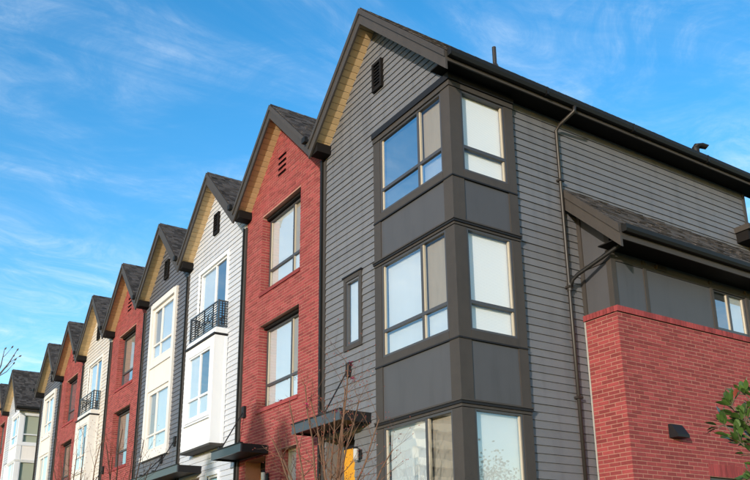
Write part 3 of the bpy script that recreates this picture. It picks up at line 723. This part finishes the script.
# ------------------------------------------------------------------ bare shrubs and twigs
def rot_dir(v, ang, rnd):
    a = v.orthogonal().normalized(); a.rotate(Matrix.Rotation(rnd.uniform(0, 2*math.pi), 3, v.normalized()))
    w_ = v.copy(); w_.rotate(Matrix.Rotation(ang, 3, a)); return w_
def grow(m, p, dr, ln, rad, lev, rnd, tips, up=.12, kids=(3, 4)):
    n = 5; pts = [p.copy()]; rads = [rad]; dr = dr.normalized()
    for i in range(n):
        dr = (dr + Vector((rnd.gauss(0, .09), rnd.gauss(0, .09), rnd.gauss(0, .07)+up*.3))).normalized()
        p = p + dr*ln/n; pts.append(p.copy()); rads.append(rad*(1-.13*(i+1)))
    m.tube(pts, rads, 5 if rad > .008 else 4, False)
    tips.append((p.copy(), dr.copy()))
    if lev <= 0: return
    for k in range(rnd.randint(*kids)):
        i = rnd.randint(1, n); q = pts[i]
        grow(m, q, rot_dir(dr, R(rnd.uniform(22, 52)), rnd)+Vector((0, 0, up)), ln*rnd.uniform(.45, .75), rads[i]*rnd.uniform(.5, .7), lev-1, rnd, tips, up, kids)
def flower(parent, p, rnd, sz=.035, mat='flower'):
    m = MB()
    for k in range(5):
        a = 2*math.pi*k/5+rnd.random(); dv = Vector((math.cos(a), math.sin(a), rnd.uniform(-.4, .8))).normalized(); sd = dv.cross(Vector((0, 0, 1))).normalized()*sz*.35
        q0, q1 = p, p+dv*sz; mid = (q0+q1)/2+Vector((0, 0, sz*.12))
        m.poly([tuple(q0), tuple(mid+sd), tuple(q1), tuple(mid-sd)])
    m.build('flower', mat, parent)
def bare_shrub(label, base_, stems, seed, flowers, group, lev=3, rad=.022):
    rnd = random.Random(seed); t = thing('bare_shrub', label, 'shrub', base_, group)
    m = MB(); tips = []
    b = Vector(base_)
    for tx, ty, tz in stems:
        tip = Vector((tx, ty, tz)); st = b + Vector((rnd.uniform(-.12, .12), rnd.uniform(-.12, .12), 0))
        mid = st.lerp(tip, .45) + Vector((rnd.uniform(-.1, .1), rnd.uniform(-.1, .1), .25)) - Vector(((tip-st).x, (tip-st).y, 0))*.12
        pts = []
        for i in range(9):
            f = i/8; pts.append(st*(1-f)**2 + mid*2*f*(1-f) + tip*f*f + Vector((rnd.gauss(0, .012), rnd.gauss(0, .012), 0)))
        rads = [rad*(1-.65*i/8) for i in range(9)]
        m.tube(pts, rads, 6, False); tips.append((tip, (pts[-1]-pts[-2])))
        for i in range(3, 9):
            for k in range(rnd.randint(1, 2)):
                dv = (pts[i]-pts[i-1]).normalized()
                grow(m, pts[i], rot_dir(dv, R(rnd.uniform(25, 55)), rnd), rnd.uniform(.25, .55), rads[i]*.5, lev-1, rnd, tips, .1, (2, 3))
    m.build('branches', 'twig', t)
    hi = [q for q, _ in tips]; rnd.shuffle(hi)
    for q in ([Vector(v) for v in ((5.47, 8.96, 2.78), (5.49, 8.95, 2.55), (5.0, 9.23, 2.30), (5.29, 9.07, 2.13), (4.96, 9.25, 2.2))] if flowers else []): flower(t, q, rnd, rnd.uniform(.04, .055)); flower(t, q+Vector((.02, .01, -.03)), rnd, .035)
    for q in hi[:flowers-5 if flowers else 0]: flower(t, q, rnd, rnd.uniform(.03, .05))
    bm = MB()
    for q, dv in tips[::2]:
        dv = dv.normalized()*.022; bm.tube([q, q+dv*.5, q+dv], [.002, .006, .002], 4, False)
    bm.build('buds', 'leaf_red', t, 'stuff')
    return t
bare_shrub('tall bare shrub with a few magenta flowers before the corner house entry', (5.22, 9.12, -.45),
    [(4.94, 9.26, 2.45), (5.40, 9.0, 2.40), (5.79, 8.76, 2.0), (4.55, 9.46, 1.75), (4.77, 9.35, 2.2), (5.15, 9.15, 1.95), (5.56, 8.9, 2.25), (5.05, 9.3, 2.3), (5.95, 8.7, 1.6), (4.6, 9.2, 1.45), (5.45, 8.97, 2.74), (5.29, 9.07, 2.15)], 5, 8, 'bare shrubs in the front yards')
bare_shrub('bare twiggy shrub before the slate house and its red brick neighbour', (4.5, 15.9, -.75),
    [(4.46, 15.89, 2.85), (4.85, 15.75, 2.65), (4.2, 16.0, 2.6), (4.65, 15.8, 2.4), (4.3, 15.9, 2.3), (5.0, 15.7, 2.2)], 8, 0, 'bare shrubs in the front yards')
bare_shrub('bare twiggy shrub farther left, before the cream balcony house', (3.95, 16.5, -1.0),
    [(3.92, 16.54, 2.75), (3.62, 16.6, 2.6), (4.2, 16.45, 2.6), (3.75, 16.5, 2.4), (3.5, 16.6, 2.3), (3.4, 16.6, 2.1)], 14, 0, 'bare shrubs in the front yards')
# young street tree whose twigs enter at the left edge
rnd = random.Random(3)
st = thing('bare_tree', 'bare young tree with budding twigs at the left edge of the picture', 'tree', (.55, 8.97, -1.5))
m = MB(); tips = []
m.tube([(.55, 8.97, -1.5), (.56, 8.97, -.3), (.60, 8.98, .8), (.64, 8.97, 1.9), (.66, 8.96, 2.9)], [.05, .045, .036, .024, .010], 8, False)
m.build('trunk', 'bark', st)
m = MB()
m.tube([(.60, 8.98, 1.2), (.85, 8.96, 1.62), (1.08, 8.94, 1.92), (1.20, 8.92, 2.07), (1.27, 8.91, 2.19), (1.33, 8.90, 2.33)], [.018, .015, .012, .009, .006, .003], 6, False)
m.tube([(1.16, 8.93, 2.02), (1.20, 8.92, 2.16), (1.215, 8.92, 2.33)], [.008, .006, .003], 5, False)
m.tube([(1.08, 8.94, 1.92), (1.14, 8.93, 2.0), (1.26, 8.91, 2.10), (1.31, 8.90, 2.18)], [.007, .005, .004, .002], 5, False)
for q in ((1.27, 8.91, 2.19), (1.21, 8.92, 2.25), (1.24, 8.915, 2.13)):
    grow(m, Vector(q), Vector((.5, -.1, .6)), .12, .004, 0, rnd, tips)
for z in (.9, 1.5, 2.0, 2.4):
    for a in range(2):
        dv = Vector((-1 if a else -.3, (-.6, .7)[a], .7)); grow(m, Vector((.6+z*.02, 8.97, z)), dv, .8, .012, 2, rnd, tips, .15)
m.build('branches', 'bark', st)
m = MB()
for q, dv in [(Vector(p), Vector((.4, 0, .8))) for p in ((1.33, 8.90, 2.33), (1.215, 8.92, 2.33), (1.31, 8.90, 2.18), (1.30, 8.905, 2.26))]+tips:
    dv = dv.normalized()*.035; m.tube([q, q+dv*.5, q+dv], [.003, .009, .002], 5, False)
m.build('buds', 'bark', st, 'stuff')
# broad-leaved shrub at the right edge
rnd = random.Random(21)
ls = thing('leafy_shrub', 'evergreen shrub with glossy green leaves before the brick wing', 'shrub', (6.35, 3.30, -.2))
m = MB(); tips = []
b = Vector((6.35, 3.30, -.2))
targets = [(5.80, 3.90, 1.13), (5.84, 3.84, 1.28), (5.92, 3.76, 1.36), (5.99, 3.68, 1.32), (5.86, 3.82, .98), (5.90, 3.80, 1.10), (5.90, 3.79, 1.20), (5.98, 3.68, 1.08), (5.95, 3.72, .95), (5.88, 3.78, .70), (6.05, 3.6, .75), (6.15, 3.45, 1.45), (6.4, 3.2, 1.6), (6.6, 3.0, 1.3), (6.75, 3.4, 1.2), (6.3, 3.6, 1.15), (6.5, 3.5, .8), (6.1, 3.2, .9), (6.7, 2.9, .7), (6.2, 3.75, .45), (6.0, 3.3, .4)]
leafspots = []
for ti, tg in enumerate(targets):
    tp = Vector(tg)+Vector((.04, -.055, .02)); mid = b.lerp(tp, .5)+Vector((0, 0, .25)); pts = [b*(1-f)**2+mid*2*f*(1-f)+tp*f*f for f in [i/8 for i in range(9)]]
    m.tube(pts, [.022*(1-.8*i/8) for i in range(9)], 5, False)
    for i in range(5, 9):
        for k in range(8 if ti < 11 and i > 5 else 3):
            q = pts[i]; dv = rot_dir((pts[i]-pts[i-1]).normalized(), R(rnd.uniform(30, 75)), rnd); e = q+dv*rnd.uniform(.03, .09)
            m.tube([q, e], [.004, .002], 4, False); leafspots.append((e, dv))
    leafspots += [(tp, rot_dir((pts[8]-pts[7]).normalized(), R(rnd.uniform(5, 50)), rnd)) for k in range(9 if ti < 11 else 4)]
m.build('branches', 'bark', ls)
def leaf_mesh(w_, mat):
    me = bpy.data.meshes.new('leaf'); v = []; f = []
    prof = [(0, .02), (.2, .34), (.45, .5), (.7, .42), (.9, .18), (1, .01)]
    for tt, ww in prof: v += [(-ww*w_, tt, .10*ww+.05*math.sin(tt*3)), (0, tt, .05*math.sin(tt*3)-.0), (ww*w_, tt, .10*ww+.05*math.sin(tt*3))]
    for i in range(5):
        a = i*3; f += [(a, a+1, a+4, a+3), (a+1, a+2, a+5, a+4)]
    me.from_pydata(v, [], f); me.materials.append(MT[mat]); me.polygons.foreach_set('use_smooth', [True]*len(f)); return me
LM = [leaf_mesh(.58, 'leaf'), leaf_mesh(.48, 'leaf'), leaf_mesh(.42, 'leaf'), leaf_mesh(.55, 'leaf_red')]
for q, dv in leafspots[:300]:
    o = bpy.data.objects.new('leaf', rnd.choice(LM[:3]) if rnd.random() < .965 else LM[3]); COL.objects.link(o); o.parent = ls
    o.location = q-wloc(ls); o.rotation_euler = (dv+Vector((0, 0, rnd.uniform(-.1, .5)))).to_track_quat('Y', 'Z').to_euler(); s_ = rnd.uniform(.07, .112); o.scale = (s_, s_, s_)
    o.rotation_euler.rotate_axis('Y', rnd.uniform(-.7, .7))

m = MB()
for q, dv in leafspots[300:]:
    sd = dv.orthogonal().normalized(); ln_ = rnd.uniform(.06, .10)
    m.poly([tuple(q), tuple(q+dv*ln_*.5+sd*ln_*.25), tuple(q+dv*ln_), tuple(q+dv*ln_*.5-sd*ln_*.25)])
m.build('foliage', 'leaf', ls, 'stuff')
# ------------------------------------------------------------------ across the street: seen only in the window glass
tw = thing('apartment_tower', 'pale high-rise apartment tower mirrored in the ground floor corner window', 'building', (-62, 112, -1.6))
MB().box(-76, -56.5, 100, 124, -1.6, 24.2).build('tower_wall', 'tower_glass', tw)
for k in range(9):
    z = -.2+k*2.75
    MB().box(-76.9, -55.9, 98.6, 124.6, z, z+1.25).build('balcony_band', 'tower', tw)
for k in range(7):
    MB().box(-56.6, -55.8, 99.4+k*4, 99.9+k*4, -1.6, 24.4).build('pier', 'tower', tw)
MB().box(-77, -55.8, 98.5, 124.7, 24.2, 24.9).build('parapet', 'tower', tw)
rt = thing('street_tree', 'round leafy street tree mirrored in the right ground floor window', 'tree', (16.3, 1.0, -.1))
m = MB(); tips = []
m.tube([(16.3, 1.0, -.1), (16.28, 1.02, 1.2), (16.3, 1.0, 2.0)], [.09, .075, .06], 8, False); m.build('trunk', 'bark', rt)
m = MB(); rnd = random.Random(9)
for k in range(7):
    a = k*.9; grow(m, Vector((16.3, 1.0, 1.5+k*.1)), Vector((math.cos(a), math.sin(a), 1.0)), 1.1, .03, 2, rnd, tips, .15)
m.build('limbs', 'bark', rt)
m = MB()
for q, dv in tips:
    for k in range(7):
        c = q+Vector((rnd.gauss(0, .12), rnd.gauss(0, .12), rnd.gauss(0, .12))); a = Vector((rnd.gauss(0, 1), rnd.gauss(0, 1), rnd.gauss(0, 1))).normalized()*.05; bb = a.orthogonal().normalized()*.03
        m.poly([tuple(c-a), tuple(c+bb), tuple(c+a), tuple(c-bb)])
m.build('crown', 'leaf', rt, 'stuff')

# unseen trees added behind the camera to dim the low sun on the lower floors
rnd = random.Random(31)
cm = MB()
for k in range(5200):
    h = rnd.random()**1.15; rr_ = 2.6*(1-h)**.7*math.sqrt(rnd.random()); a = rnd.uniform(0, 2*math.pi)
    c = Vector((rr_*math.cos(a), rr_*math.sin(a), 2.2+h*8.6)); e = Vector((rnd.gauss(0, 1), rnd.gauss(0, 1), rnd.gauss(0, .5))).normalized()*rnd.uniform(.09, .16); f_ = e.orthogonal().normalized()*.055
    cm.poly([tuple(c-e), tuple(c+f_), tuple(c+e), tuple(c-f_)])
tm = MB().tube([(0, 0, 0), (.05, 0, 3), (0, .04, 6), (0, 0, 10)], [.22, .17, .11, .03], 8, False)
for j in range(16):
    a = j*2.4; z = 2.6+j*.42; l_ = 2.2*(1-j/20); tm.tube([(0, 0, z), (l_*.6*math.cos(a), l_*.6*math.sin(a), z+.25), (l_*math.cos(a), l_*math.sin(a), z+.35)], [.06, .035, .01], 5, False)
first = None
for x, y, sc_ in ((-20.2, -.9, .92), (-19, 1.2, .96), (-20.4, 3.2, .9)):
    t = thing('conifer', 'conifer across the street behind the camera', 'tree', (x, y, -1.6), 'conifers across the street')
    t.rotation_euler.z = rnd.uniform(0, 6); t.scale = (sc_, sc_, sc_)
    if first is None:
        o1 = bpy.data.meshes.new('crown'); o1.from_pydata(cm.v, [], cm.f); o1.materials.append(MT['leaf'])
        o2 = bpy.data.meshes.new('trunk'); o2.from_pydata(tm.v, [], tm.f); o2.materials.append(MT['bark']); first = (o1, o2)
    for nm, me in (('crown', first[0]), ('trunk', first[1])):
        o = bpy.data.objects.new(nm, me); COL.objects.link(o); o.parent = t
        if nm == 'crown': o['kind'] = 'stuff'
